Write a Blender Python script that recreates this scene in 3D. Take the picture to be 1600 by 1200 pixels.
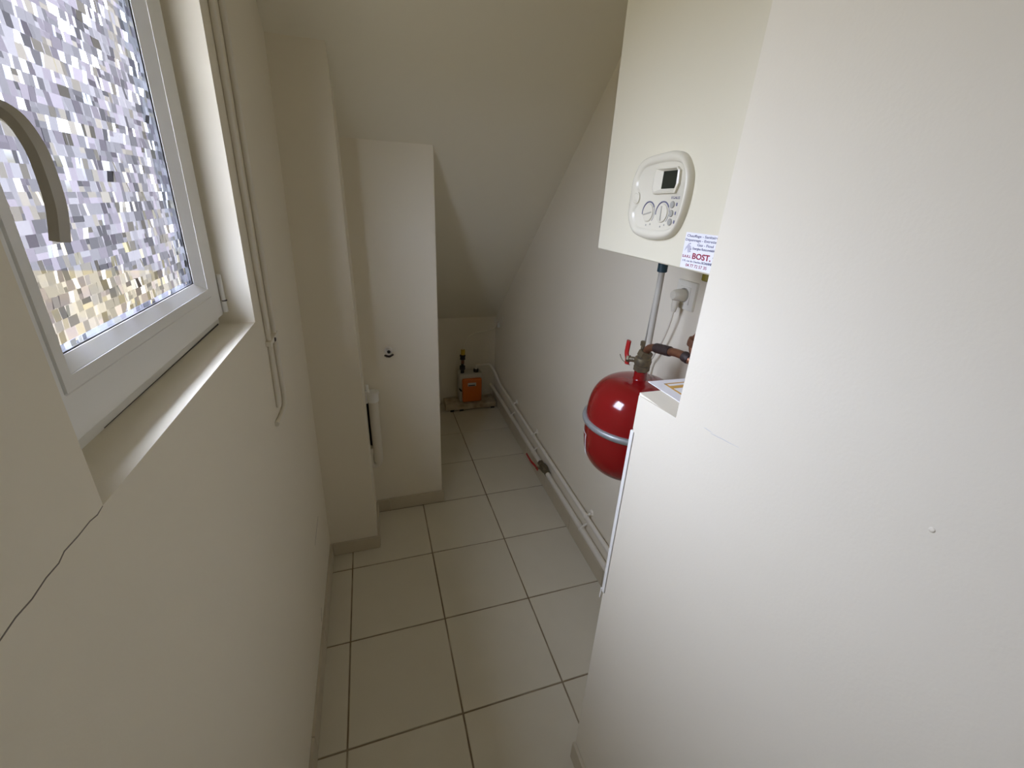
import bpy, bmesh, math, random
from mathutils import Vector, Matrix

for o in list(bpy.data.objects):
    bpy.data.objects.remove(o)
S = bpy.context.scene
COL = S.collection
rnd = random.Random(7)

# ------------------------------------------------------------------ camera
F_PX, YAW, PITCH, ROLL = 661.34, 0.32923, -0.41141, 0.049648
CAM = Vector((0.18807, -0.83702, 1.56911))
fw = Vector((math.sin(YAW) * math.cos(PITCH), math.cos(YAW) * math.cos(PITCH), math.sin(PITCH)))
rt = Vector((math.cos(YAW), -math.sin(YAW), 0))
up = rt.cross(fw)
c_, s_ = math.cos(ROLL), math.sin(ROLL)
rt, up = c_ * rt + s_ * up, -s_ * rt + c_ * up
cd = bpy.data.cameras.new('camera')
cd.sensor_fit = 'HORIZONTAL'
cd.sensor_width = 36.0
cd.lens = 36.0 * F_PX / 1600.0
cd.clip_start = 0.02
cam = bpy.data.objects.new('camera', cd)
M = Matrix((rt, up, -fw)).transposed().to_4x4()
M.translation = CAM
cam.matrix_world = M
COL.objects.link(cam)
S.camera = cam

# ------------------------------------------------------------------ sky, portal, exposure
W = bpy.data.worlds.new('overcast_sky')
S.world = W
W.use_nodes = True
nt = W.node_tree
nt.nodes.clear()
wo = nt.nodes.new('ShaderNodeOutputWorld')
bg = nt.nodes.new('ShaderNodeBackground')
tc = nt.nodes.new('ShaderNodeTexCoord')
sx = nt.nodes.new('ShaderNodeSeparateXYZ')
cr = nt.nodes.new('ShaderNodeValToRGB')
mr = nt.nodes.new('ShaderNodeMapRange')
mr.inputs['From Min'].default_value = -1
mr.inputs['From Max'].default_value = 1
nt.links.new(tc.outputs['Generated'], sx.inputs[0])
nt.links.new(sx.outputs['Z'], mr.inputs['Value'])
nt.links.new(mr.outputs[0], cr.inputs[0])
# ground below the horizon, then the overcast sky: three times as bright overhead as at the horizon
e = cr.color_ramp.elements
e[0].position = 0.0
e[0].color = (0.10, 0.095, 0.085, 1)
e[1].position = 1.0
e[1].color = (0.85, 0.932, 1.175, 1)
n1 = e.new(0.495)
n1.color = (0.12, 0.115, 0.10, 1)
n2 = e.new(0.505)
n2.color = (0.287, 0.315, 0.397, 1)
nt.links.new(cr.outputs[0], bg.inputs['Color'])
SKY = 57.0
bg.inputs['Strength'].default_value = SKY
nt.links.new(bg.outputs[0], wo.inputs[0])

pl = bpy.data.lights.new('window_portal', 'AREA')
pl.shape = 'RECTANGLE'
pl.size = 0.62
pl.size_y = 0.84
pl.cycles.is_portal = True
po = bpy.data.objects.new('window_portal', pl)
po.location = (-0.27, -0.1175, 1.69)
po.rotation_euler = (math.radians(90), 0, math.radians(-90))
COL.objects.link(po)

S.view_settings.view_transform = 'Standard'
S.view_settings.look = 'None'
S.view_settings.gamma = 1.0
S.view_settings.use_curve_mapping = False
S.view_settings.exposure = 0.0
S.cycles.max_bounces = 14
S.cycles.diffuse_bounces = 10
S.cycles.transparent_max_bounces = 12
S.cycles.use_denoising = True
S.cycles.sample_clamp_indirect = 6.0

# ------------------------------------------------------------------ materials
def mat(name, col, rough=0.5, metal=0.0, bump=None, var=None, spec=0.5, coat=0.0):
    m = bpy.data.materials.new(name)
    m.use_nodes = True
    t = m.node_tree
    b = t.nodes['Principled BSDF']
    b.inputs['Base Color'].default_value = (*col, 1)
    b.inputs['Roughness'].default_value = rough
    b.inputs['Metallic'].default_value = metal
    b.inputs['Specular IOR Level'].default_value = spec
    b.inputs['Coat Weight'].default_value = coat
    co = t.nodes.new('ShaderNodeTexCoord')
    if var:
        sc, amt, col2 = var
        n = t.nodes.new('ShaderNodeTexNoise')
        n.inputs['Scale'].default_value = sc
        n.inputs['Detail'].default_value = 5
        t.links.new(co.outputs['Object'], n.inputs['Vector'])
        r = t.nodes.new('ShaderNodeMapRange')
        r.inputs['From Min'].default_value = 0.42
        r.inputs['From Max'].default_value = 0.72
        r.inputs['To Max'].default_value = amt
        t.links.new(n.outputs['Fac'], r.inputs['Value'])
        mx = t.nodes.new('ShaderNodeMix')
        mx.data_type = 'RGBA'
        mx.inputs['A'].default_value = (*col, 1)
        mx.inputs['B'].default_value = (*col2, 1)
        t.links.new(r.outputs[0], mx.inputs['Factor'])
        t.links.new(mx.outputs['Result'], b.inputs['Base Color'])
    if bump:
        sc, st, dist = bump
        n = t.nodes.new('ShaderNodeTexNoise')
        n.inputs['Scale'].default_value = sc
        n.inputs['Detail'].default_value = 3
        t.links.new(co.outputs['Object'], n.inputs['Vector'])
        bp = t.nodes.new('ShaderNodeBump')
        bp.inputs['Strength'].default_value = st
        bp.inputs['Distance'].default_value = dist
        t.links.new(n.outputs['Fac'], bp.inputs['Height'])
        t.links.new(bp.outputs[0], b.inputs['Normal'])
    return m

PAINT = (0.77, 0.722, 0.605)
m_wall = mat('white_wall_paint', PAINT, 0.75, bump=(230, 0.14, 0.0010), var=(3.0, 0.25, (0.74, 0.693, 0.575)), spec=0.25)
m_ceil = mat('ceiling_paint', (0.77, 0.735, 0.62), 0.85, bump=(90, 0.15, 0.001), spec=0.2)
m_tile = mat('floor_tile_glaze', (0.64, 0.60, 0.485), 0.34, bump=(60, 0.08, 0.0006), var=(9, 0.5, (0.605, 0.565, 0.45)))
m_tile_b = mat('floor_tile_glaze_warm', (0.625, 0.585, 0.47), 0.36, bump=(60, 0.08, 0.0006), var=(8, 0.5, (0.59, 0.55, 0.435)))
m_grout = mat('floor_grout', (0.22, 0.165, 0.095), 0.9, var=(6, 0.9, (0.45, 0.40, 0.30)))
m_plinth = mat('plinth_glaze', (0.54, 0.485, 0.37), 0.4, var=(10, 0.5, (0.50, 0.445, 0.335)))
m_pvc = mat('white_pvc', (0.80, 0.80, 0.78), 0.35)
m_bead = mat('white_glazing_bead', (0.82, 0.83, 0.83), 0.25)
m_gasket = mat('dark_gasket', (0.04, 0.04, 0.045), 0.6)
m_line = mat('grey_joint', (0.33, 0.33, 0.32), 0.7)
m_handle = mat('grey_beige_handle', (0.47, 0.45, 0.40), 0.4)
m_enamel = mat('cream_enamel', (0.74, 0.70, 0.555), 0.42, var=(4, 0.2, (0.72, 0.675, 0.53)))
m_panel = mat('ivory_plastic', (0.70, 0.665, 0.55), 0.22, spec=0.5)
m_knob = mat('pale_knob_plastic', (0.68, 0.645, 0.535), 0.35)
m_slot = mat('knob_slot', (0.45, 0.43, 0.37), 0.5)
m_lcd = mat('dark_display', (0.022, 0.026, 0.020), 0.18)
m_btn = mat('grey_button', (0.36, 0.35, 0.31), 0.5)
m_ink = mat('blue_grey_ink', (0.11, 0.11, 0.19), 0.6)
m_inkb = mat('blue_ink', (0.05, 0.05, 0.16), 0.6)
m_inkr = mat('dark_red_ink', (0.28, 0.01, 0.035), 0.6)
m_stk = mat('sticker_paper', (0.84, 0.84, 0.90), 0.4)
m_stkg = mat('sticker_grey_print', (0.52, 0.51, 0.60), 0.5)
m_red = mat('red_lacquer', (0.215, 0.004, 0.006), 0.14, coat=0.3, bump=(35, 0.02, 0.001))
m_redp = mat('red_lever_plastic', (0.36, 0.012, 0.012), 0.4)
m_band = mat('grey_steel_band', (0.30, 0.315, 0.315), 0.42, metal=0.35)
m_brass = mat('dull_brass', (0.18, 0.145, 0.085), 0.48, metal=0.6, bump=(160, 0.5, 0.0015), var=(90, 0.9, (0.10, 0.09, 0.07)))
m_copper = mat('aged_copper', (0.25, 0.11, 0.06), 0.42, metal=0.6, var=(45, 0.8, (0.13, 0.07, 0.05)))
m_wrap = mat('dark_tape', (0.030, 0.018, 0.016), 0.6, bump=(120, 0.5, 0.002))
m_pipe = mat('painted_pipe', (0.70, 0.665, 0.575), 0.45)
m_gpipe = mat('grey_white_pipe', (0.46, 0.44, 0.385), 0.4)
m_chrome = mat('chrome', (0.82, 0.82, 0.82), 0.28, metal=1.0)
m_black = mat('black_plastic', (0.018, 0.017, 0.016), 0.5)
m_orange = mat('orange_cover', (0.60, 0.135, 0.008), 0.4)
m_hous = mat('grey_white_housing', (0.52, 0.51, 0.45), 0.5)
m_label = mat('pump_label', (0.55, 0.54, 0.50), 0.5)
m_yel = mat('yellow_fitting', (0.55, 0.38, 0.03), 0.45)
m_yel2 = mat('olive_yellow_cap', (0.22, 0.18, 0.012), 0.5)
m_teal = mat('dark_teal_fitting', (0.012, 0.05, 0.075), 0.45)
m_board = mat('stained_board', (0.50, 0.43, 0.30), 0.75, var=(16, 0.9, (0.28, 0.20, 0.11)))
m_paper = mat('leaflet_paper', (0.83, 0.82, 0.84), 0.5)
m_orp = mat('ochre_print', (0.62, 0.36, 0.08), 0.5)
m_crack = mat('crack_shadow', (0.22, 0.20, 0.17), 0.95)
m_pencil = mat('grey_scuff', (0.50, 0.50, 0.50), 0.9)
m_white = mat('white_sheet', (0.84, 0.83, 0.79), 0.4)
m_greeny = mat('grey_green_backing', (0.30, 0.33, 0.28), 0.6)
m_socket = mat('socket_plastic', (0.78, 0.76, 0.68), 0.35)
m_plug = mat('cream_plug_plastic', (0.62, 0.585, 0.49), 0.4)
m_cable = mat('cream_cable', (0.66, 0.62, 0.52), 0.5)
m_tube = mat('pale_tube', (0.74, 0.70, 0.57), 0.4)
m_fac = mat('dark_backdrop_grey', (0.044, 0.040, 0.039), 0.9, spec=0.1, var=(0.6, 0.6, (0.030, 0.030, 0.031)))
m_added_eaves = mat('added_eaves_dark', (0.10, 0.085, 0.07), 0.8)
m_fac3 = mat('dark_backdrop_patched', (0.058, 0.048, 0.031), 0.9, spec=0.1, var=(2.2, 1.0, (0.035, 0.034, 0.035)))
m_fac2 = mat('dark_backdrop_ochre', (0.062, 0.050, 0.032), 0.9, spec=0.1, var=(1.0, 0.7, (0.042, 0.038, 0.034)))


def glass_mat():
    m = bpy.data.materials.new('mosaic_glass')
    m.use_nodes = True
    t = m.node_tree
    t.nodes.clear()
    out = t.nodes.new('ShaderNodeOutputMaterial')
    at = t.nodes.new('ShaderNodeAttribute')
    at.attribute_name = 'cell'
    tr = t.nodes.new('ShaderNodeBsdfTransparent')
    t.links.new(at.outputs['Color'], tr.inputs['Color'])
    rf = t.nodes.new('ShaderNodeBsdfRefraction')
    rf.inputs['IOR'].default_value = 1.45
    rf.inputs['Roughness'].default_value = 0.0
    t.links.new(at.outputs['Color'], rf.inputs['Color'])
    gl = t.nodes.new('ShaderNodeBsdfGlossy')
    gl.inputs['Roughness'].default_value = 0.15
    mx = t.nodes.new('ShaderNodeMixShader')
    t.links.new(at.outputs['Alpha'], mx.inputs['Fac'])
    t.links.new(tr.outputs[0], mx.inputs[1])
    t.links.new(rf.outputs[0], mx.inputs[2])
    m2 = t.nodes.new('ShaderNodeMixShader')
    m2.inputs['Fac'].default_value = 0.04
    t.links.new(mx.outputs[0], m2.inputs[1])
    t.links.new(gl.outputs[0], m2.inputs[2])
    t.links.new(m2.outputs[0], out.inputs[0])
    return m


m_glass = glass_mat()

# ------------------------------------------------------------------ helpers
ORG = {}


def thing(name, loc, label=None, cat=None, group=None, kind=None):
    o = bpy.data.objects.new(name, None)
    o.empty_display_size = 0.05
    o.location = loc
    COL.objects.link(o)
    ORG[o.name] = Vector(loc)
    tag(o, label, cat, group, kind)
    return o


def tag(o, label=None, cat=None, group=None, kind=None):
    if label: o['label'] = label
    if cat: o['category'] = cat
    if group: o['group'] = group
    if kind: o['kind'] = kind
    return o


def obj(name, bm, mats, parent=None, smooth=False, kind=None, loc=None, label=None, recalc=True):
    """link one bmesh (built in world coordinates) as ONE object; children share their thing's origin"""
    if not isinstance(mats, (list, tuple)):
        mats = [mats]
    if parent is not None:
        org = ORG[parent.name]
    elif loc is not None:
        org = Vector(loc)
    else:
        xs = [v.co for v in bm.verts]
        org = Vector(((min(v.x for v in xs) + max(v.x for v in xs)) / 2, (min(v.y for v in xs) + max(v.y for v in xs)) / 2, min(v.z for v in xs)))
    bmesh.ops.translate(bm, verts=bm.verts, vec=-org)
    if recalc: bmesh.ops.recalc_face_normals(bm, faces=bm.faces)
    me = bpy.data.meshes.new(name)
    bm.to_mesh(me)
    bm.free()
    for m in mats:
        me.materials.append(m)
    if smooth:
        me.shade_smooth()
        if smooth is not True:
            me.set_sharp_from_angle(angle=math.radians(smooth))
    o = bpy.data.objects.new(name, me)
    COL.objects.link(o)
    if parent is not None:
        o.parent = parent
        ORG[o.name] = ORG[parent.name]
    else:
        o.location = org
        ORG[o.name] = org
    if kind: o['kind'] = kind
    if label: o['label'] = label
    return o


def BM():
    return bmesh.new()


def box(bm, x0, x1, y0, y1, z0, z1, bev=0.0, mi=0, seg=2):
    vs = [bm.verts.new(p) for p in ((x0, y0, z0), (x1, y0, z0), (x1, y1, z0), (x0, y1, z0), (x0, y0, z1), (x1, y0, z1), (x1, y1, z1), (x0, y1, z1))]
    fs = [bm.faces.new([vs[i] for i in q]) for q in ((3, 2, 1, 0), (4, 5, 6, 7), (0, 1, 5, 4), (1, 2, 6, 5), (2, 3, 7, 6), (3, 0, 4, 7))]
    for f in fs: f.material_index = mi
    if bev:
        es = list({e for f in fs for e in f.edges})
        r = bmesh.ops.bevel(bm, geom=es, offset=bev, segments=seg, profile=0.5, affect='EDGES')
        for f in r['faces']: f.material_index = mi
    return bm


def prism(bm, pts, axis, a, b, mi=0):
    """pts: 2-D outline in the two other axes (in x,y,z order), extruded along axis from a to b"""
    def P(p, t):
        q = list(p)
        q.insert(axis, t)
        return q
    A = [bm.verts.new(P(p, a)) for p in pts]
    B = [bm.verts.new(P(p, b)) for p in pts]
    fs = [bm.faces.new(A), bm.faces.new(B[::-1])]
    n = len(pts)
    for i in range(n):
        fs.append(bm.faces.new((A[i], B[i], B[(i + 1) % n], A[(i + 1) % n])))
    for f in fs: f.material_index = mi
    return bm


def rings(bm, loops, cap0=True, cap1=True, mi=0):
    L = [[bm.verts.new(p) for p in l] for l in loops]
    n = len(L[0])
    fs = []
    for k in range(len(L) - 1):
        for i in range(n):
            fs.append(bm.faces.new((L[k][i], L[k][(i + 1) % n], L[k + 1][(i + 1) % n], L[k + 1][i])))
    if cap0: fs.append(bm.faces.new(L[0][::-1]))
    if cap1: fs.append(bm.faces.new(L[-1]))
    for f in fs: f.material_index = mi
    return bm


def frame_of(d):
    d = d.normalized()
    a = Vector((0, 0, 1)) if abs(d.z) < 0.9 else Vector((1, 0, 0))
    u = d.cross(a).normalized()
    return u, d.cross(u).normalized()


def smooth_path(pts, n=6):
    pts = [Vector(p) for p in pts]
    P = [pts[0]] + pts + [pts[-1]]
    out = []
    for i in range(1, len(P) - 2):
        p0, p1, p2, p3 = P[i - 1:i + 3]
        for k in range(n):
            t = k / n
            out.append(0.5 * ((2 * p1) + (p2 - p0) * t + (2 * p0 - 5 * p1 + 4 * p2 - p3) * t * t + (3 * p1 - p0 - 3 * p2 + p3) * t ** 3))
    out.append(pts[-1])
    return out


def fillet_path(pts, r, n=5):
    pts = [Vector(p) for p in pts]
    out = [pts[0]]
    for i in range(1, len(pts) - 1):
        a, b, c = pts[i - 1:i + 2]
        q = min(r, (a - b).length * 0.48, (c - b).length * 0.48)
        p0 = b + (a - b).normalized() * q
        p1 = b + (c - b).normalized() * q
        for k in range(n + 1):
            t = k / n
            out.append((1 - t) ** 2 * p0 + 2 * t * (1 - t) * b + t * t * p1)
    out.append(pts[-1])
    return out


def tube(bm, path, r, seg=14, mi=0, squash=None, upv=None):
    """sweep a round (or squashed: (a, b)) section along a path; r a number or one per point"""
    path = [Vector(p) for p in path]
    n = len(path)
    rs = r if isinstance(r, (list, tuple)) else [r] * n
    u = v = None
    loops = []
    for i in range(n):
        d = path[min(i + 1, n - 1)] - path[max(i - 1, 0)]
        d.normalize()
        if u is None:
            if upv:
                v = Vector(upv)
                u = v.cross(d).normalized()
                v = d.cross(u).normalized()
            else:
                u, v = frame_of(d)
        else:
            u = (u - d * u.dot(d)).normalized()
            v = d.cross(u).normalized()
        a, b = squash if squash else (1, 1)
        loops.append([path[i] + u * (rs[i] * a * math.cos(2 * math.pi * k / seg)) + v * (rs[i] * b * math.sin(2 * math.pi * k / seg)) for k in range(seg)])
    return rings(bm, loops, mi=mi)


def lathe(bm, prof, c, d=(0, 0, 1), seg=32, mi=0):
    """prof: [(radius, height)] along direction d from c"""
    d = Vector(d).normalized()
    u, v = frame_of(d)
    c = Vector(c)
    loops = []
    for r, h in prof:
        r = max(r, 1e-5)
        loops.append([c + d * h + u * (r * math.cos(2 * math.pi * k / seg)) + v * (r * math.sin(2 * math.pi * k / seg)) for k in range(seg)])
    return rings(bm, loops, mi=mi)


def cyl(bm, p0, p1, r, seg=16, mi=0):
    p0, p1 = Vector(p0), Vector(p1)
    h = (p1 - p0).length
    b = min(r, h) * 0.12
    return lathe(bm, [(r - b, 0), (r, b), (r, h - b), (r - b, h)], p0, p1 - p0, seg, mi)


def hexa(bm, p0, p1, r, mi=0):
    return cyl(bm, p0, p1, r, 6, mi)


def lean(bm):
    """the left wall leans 1.4 degrees into the room"""
    for v in bm.verts: v.co.x += 0.024 * v.co.z
    return bm


XW = -0.094           # left wall at the floor
def XR(y): return 1.066 + 0.018 * (y - 0.5)   # right wall
YB, YF = -1.62, 2.30  # back and far wall
C1Y, C1X = 0.828, 0.117
C2Y, C2X = 1.090, 0.467
BX, BY0, BY1, LZ = 0.662, -0.3240, -0.207, 1.237   # masonry beside the boiler: face, edge of the high part, edge of the low part, ledge height
def SL(y): return 1.991 - 0.855 * (y - 0.81)   # underside of the roof slope
YK = 0.81 + (1.991 - 2.5) / 0.855

# ------------------------------------------------------------------ setting
b = BM(); box(b, -0.5, 1.3, -1.75, 2.45, -0.12, -0.003)
floor = obj('floor', b, m_grout, kind='structure', loc=(0, 0, 0))
T = 0.36
G = 0.0028
for j in range(-5, 7):
    for i in range(-1, 3):
        x0, x1, y0, y1 = i * T + G, (i + 1) * T - G, j * T + G, (j + 1) * T - G
        x0 = max(x0, XW + 0.001); x1 = 1.10 if i == 2 else x1
        y0 = max(y0, YB); y1 = min(y1, YF - 0.002)
        if i == -1 and y0 > C1Y: continue
        if i == -1: y1 = min(y1, C1Y - 0.001)
        if y1 - y0 < 0.02: continue
        b = BM(); box(b, x0, x1, y0, y1, -0.004, 0.0 + rnd.uniform(-0.0003, 0.0003), 0.0012, seg=1)
        obj('tile', b, rnd.choice((m_tile, m_tile_b)), floor)

# ceiling: flat part, then the slope under the roof
b = BM()
prism(b, [(-1.75, 2.5), (YK, 2.5), (2.45, SL(2.45)), (2.45, SL(2.45) + 0.16), (YK + 0.06, 2.66), (-1.75, 2.66)], 0, -0.165, 1.35)
obj('ceiling', b, m_ceil, kind='structure', loc=(0, 0, 2.5))

# left wall with the window opening (y, z)
WY0, WY1, WZ0, WZ1 = -0.43, 0.198, 1.295, 2.08
b = BM()
XO = XW - 0.083
def wl(y0, y1, z0, z1): box(b, XO, XW, y0, y1, z0, z1)
wl(YB - 0.1, WY0, 0, 2.56); wl(WY1, 2.4, 0, 2.56); wl(WY0, WY1, 0, WZ0); wl(WY0, WY1, WZ1, 2.56)
bmesh.ops.remove_doubles(b, verts=b.verts, dist=1e-5)
lean(b)
wall_left = obj('wall_left', b, m_wall, kind='structure', loc=(XW, 0, 0))

b = BM(); prism(b, [(XR(-0.36), -0.36), (XR(2.4), 2.4), (1.35, 2.4), (1.35, -0.36)], 2, 0, 2.56)
wall_right = obj('wall_right', b, m_wall, kind='structure', loc=(1.07, 0, 0))
b = BM(); box(b, -0.16, 1.3, YF, YF + 0.1, 0, 1.0)
obj('wall_far', b, m_wall, kind='structure')
b = BM(); box(b, -0.16, 1.3, YB - 0.1, YB, 0, 2.56)
obj('wall_back', b, m_wall, kind='structure')
# pier and niche front on the left
b = BM(); prism(b, [(C1Y, 0), (C2Y + 0.02, 0), (C2Y + 0.02, SL(C2Y) + 0.03), (C1Y, SL(C1Y) + 0.05)], 0, XW - 0.01, C1X)
bmesh.ops.bevel(b, geom=[e for e in b.edges if all(abs(v.co.x - C1X) < 1e-5 and abs(v.co.y - C1Y) < 1e-5 for v in e.verts)], offset=0.003, segments=2, affect='EDGES')
obj('wall_pier', b, m_wall, kind='structure')
b = BM(); prism(b, [(C2Y, 0), (YF + 0.05, 0), (YF + 0.05, SL(YF) + 0.05), (C2Y, SL(C2Y) + 0.05)], 0, XW - 0.01, C2X)
bmesh.ops.bevel(b, geom=[e for e in b.edges if all(abs(v.co.x - C2X) < 1e-5 and abs(v.co.y - C2Y) < 1e-5 for v in e.verts)], offset=0.003, segments=2, affect='EDGES')
wall_niche = obj('wall_niche', b, m_wall, kind='structure')
# high masonry with the low wall running on from it
b = BM()
prism(b, [(YB, 0), (BY1, 0), (BY1, 0.70), (BY1 - 0.015, 0.70), (BY1 - 0.015, 1.157), (BY1, 1.157), (BY1, LZ), (BY0, LZ), (BY0, 2.52), (YB, 2.52)], 0, BX, 1.2)
bmesh.ops.bevel(b, geom=[e for e in b.edges if all(abs(v.co.x - BX) < 1e-5 for v in e.verts) and max(v.co.y for v in e.verts) > -0.33 and min(v.co.y for v in e.verts) > -0.33], offset=0.004, segments=3, affect='EDGES')
wall_block = obj('wall_near', b, m_wall, kind='structure')


def ribbon(bm, pts, w, nrm, mi=0):
    """a thin jagged strip lying on a wall"""
    pts = [Vector(p) for p in pts]
    n = Vector(nrm)
    ws = w if isinstance(w, (list, tuple)) else [w] * len(pts)
    loops = []
    for i, p in enumerate(pts):
        d = (pts[min(i + 1, len(pts) - 1)] - pts[max(i - 1, 0)]).normalized()
        s = d.cross(n).normalized() * ws[i] / 2
        loops.append([p - s - n * 0.001, p + s - n * 0.001, p + s * 0.8 + n * 0.0003, p - s * 0.8 + n * 0.0003])
    return rings(bm, loops, mi=mi)


def jag(a, c, n, amp):
    a, c = Vector(a), Vector(c)
    return [a.lerp(c, k / n) + Vector((0, 0, rnd.uniform(-amp, amp) if 0 < k < n else 0)) for k in range(n + 1)]


# cracks in the left wall (x, y, z before the lean)
cp = [(-0.431, 1.295), (-0.441, 1.293), (-0.452, 1.295), (-0.470, 1.2945), (-0.488, 1.2955), (-0.497, 1.292), (-0.512, 1.2925), (-0.529, 1.290), (-0.545, 1.291), (-0.56, 1.289), (-0.60, 1.287), (-0.66, 1.288)]
b = BM(); ribbon(b, [(XW, y, z) for y, z in cp], [0.0006, 0.0014, 0.0012] + [0.0014] * 9, (1, 0, 0)); lean(b)
obj('crack', b, m_crack, wall_left)
b = BM(); ribbon(b, [(XW, 0.618, 0.405), (XW, 0.55, 0.398), (XW, 0.478, 0.390)], 0.003, (1, 0, 0)); lean(b)
obj('crack', b, m_crack, wall_left)
b = BM(); ribbon(b, [(XW, 0.425, 0.135), (XW, 0.405, 0.118), (XW, 0.395, 0.10)], 0.004, (1, 0, 0)); lean(b)
obj('crack', b, m_crack, wall_left)
# scuffs and a plaster pimple on the near masonry
b = BM(); ribbon(b, jag((BX, -0.383, 1.2575), (BX, -0.402, 1.2585), 4, 0.0004), [0.0004, 0.001, 0.001, 0.0008, 0.0003], (-1, 0, 0)); obj('scuff', b, m_pencil, wall_block)
b = BM(); ribbon(b, jag((BX, -0.398, 1.2555), (BX, -0.452, 1.263), 7, 0.0004), [0.0004] + [0.001] * 4 + [0.0007, 0.0005, 0.0003], (-1, 0, 0)); obj('scuff', b, m_pencil, wall_block)
b = BM(); lathe(b, [(0.0030, -0.001), (0.0026, 0.0003), (0.0015, 0.0007), (0.0004, 0.0008)], (BX, -0.669, 1.307), (-1, 0, 0), 12); obj('plaster_pimple', b, m_wall, wall_block, smooth=True)


# plinth tiles -------------------------------------------------------
def baseboard(name, runs, h=0.07, th=0.010):
    root = thing(name, (*runs[0][0], 0), kind='structure')
    for (p, q, n, offs) in runs:
        p, q, n = Vector((*p, 0)), Vector((*q, 0)), Vector((*n, 0))
        L = (q - p).length
        d = (q - p) / L
        cuts = [0.0] + [t for t in offs if 0.01 < t < L - 0.01] + [L]
        for a, c in zip(cuts[:-1], cuts[1:]):
            a += 0.001; c -= 0.001
            A, B_ = p + d * a, p + d * c
            z1 = h + rnd.uniform(-0.001, 0.001)
            b = BM()
            loop = [A, B_, B_ + n * th, A + n * th]
            rings(b, [[(v.x, v.y, 0.0005) for v in loop], [(v.x, v.y, z1) for v in loop]])
            bmesh.ops.recalc_face_normals(b, faces=b.faces)
            bmesh.ops.bevel(b, geom=list(b.edges), offset=0.0015, segments=1, affect='EDGES')
            obj('plinth_tile', b, m_plinth, root)
    return root


cut = lambda s: [s + 0.36 * k for k in range(12)]
baseboard('baseboard_left', [((XW + 0.001, YB), (XW + 0.001, C1Y - 0.01), (1, 0), cut(0.20))], h=0.078)
baseboard('baseboard_pier', [((XW + 0.01, C1Y), (C1X + 0.008, C1Y), (0, -1), []), ((C1X, C1Y + 0.001), (C1X, C2Y - 0.011), (1, 0), [])], h=0.07)
baseboard('baseboard_niche', [((C1X + 0.002, C2Y), (C2X + 0.010, C2Y), (0, -1), [0.062]), ((C2X, C2Y + 0.001), (C2X, YF - 0.002), (1, 0), cut(0.33))], h=0.072)
baseboard('baseboard_right', [((XR(YF) - 0.0005, YF - 0.012), (XR(BY1) - 0.0005, BY1 + 0.002), (-1, 0), [0.16 + 0.36 * k for k in range(-1, 8)])], h=0.092)
baseboard('baseboard_near', [((BX, BY1 - 0.001), (BX, YB), (-1, 0), cut(0.34))], h=0.075)

# added dark wall outside; it sets the tones showing through the patterned glass
b = BM(); box(b, -5.6, -0.55, 6.0, 6.3, -6.0, -0.1, mi=1); box(b, -5.6, -0.55, 6.0, 6.3, -0.1, 0.5, mi=2); box(b, -5.6, -0.55, 6.0, 6.3, 0.5, 8.0, mi=0)
obj('added_backdrop_wall', b, [m_fac, m_fac2, m_fac3], kind='structure')

# added eaves, out of view, to keep high sky light off the sill
b = BM(); box(b, -0.44, -0.13, YB, 1.0, 2.28, 2.36)
obj('added_eaves', b, m_added_eaves, kind='structure')

# ------------------------------------------------------------------ window
win = thing('window_1', (XW, -0.12, WZ0), kind='structure')


def rect_ring(bm, yo0, yo1, zo0, zo1, yi0, yi1, zi0, zi1, d_out, d_in, d_back, mi=0):
    """a picture-frame: outer rectangle at depth d_out, inner at d_in, back at d_back (depth behind the wall face)"""
    def R(y0, y1, z0, z1, d): return [bm.verts.new((XW - d, y, z)) for y, z in ((y0, z0), (y1, z0), (y1, z1), (y0, z1))]
    A = R(yo0, yo1, zo0, zo1, d_out); Bq = R(yi0, yi1, zi0, zi1, d_in)
    C = R(yi0, yi1, zi0, zi1, d_back); D = R(yo0, yo1, zo0, zo1, d_back)
    for P, Q in ((A, Bq), (Bq, C), (C, D), (D, A)):
        for i in range(4):
            f = bm.faces.new((P[i], P[(i + 1) % 4], Q[(i + 1) % 4], Q[i]))
            f.material_index = mi
    return bm


SY0, SY1, SZ0, SZ1 = -0.388, 0.187, 1.317, 2.045     # sash outline
GY0, GY1, GZ0, GZ1 = -0.3065, 0.088, 1.397, 1.970     # pane
b = BM(); rect_ring(b, WY0, WY1, WZ0, WZ1, WY0 + 0.055, WY1 - 0.03, WZ0 + 0.045, WZ1 - 0.055, 0.068, 0.068, 0.082)
lean(b); obj('window_frame', b, m_pvc, win)
b = BM(); rect_ring(b, SY0, SY1, SZ0, SZ1, GY0 - 0.027, GY1 + 0.047, GZ0 - 0.030, GZ1 + 0.030, 0.054, 0.054, 0.0822)
bmesh.ops.bevel(b, geom=[e for e in b.edges if all(abs(v.co.x - (XW - 0.054)) < 1e-4 for v in e.verts)], offset=0.0015, segments=1, affect='EDGES')
lean(b); sash = obj('sash', b, m_pvc, win)
b = BM(); rect_ring(b, GY0 - 0.026, GY1 + 0.046, GZ0 - 0.029, GZ1 + 0.029, GY0 - 0.012, GY1 + 0.033, GZ0 - 0.014, GZ1 + 0.014, 0.0525, 0.0525, 0.0818)
lean(b); obj('inner_rebate', b, m_pvc, sash)
b = BM(); rect_ring(b, GY0 - 0.0115, GY1 + 0.0325, GZ0 - 0.0135, GZ1 + 0.0135, GY0 + 0.001, GY1 + 0.004, GZ0 + 0.002, GZ1 - 0.001, 0.0535, 0.0635, 0.0814)
lean(b); obj('glazing_bead', b, m_bead, sash)
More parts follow.
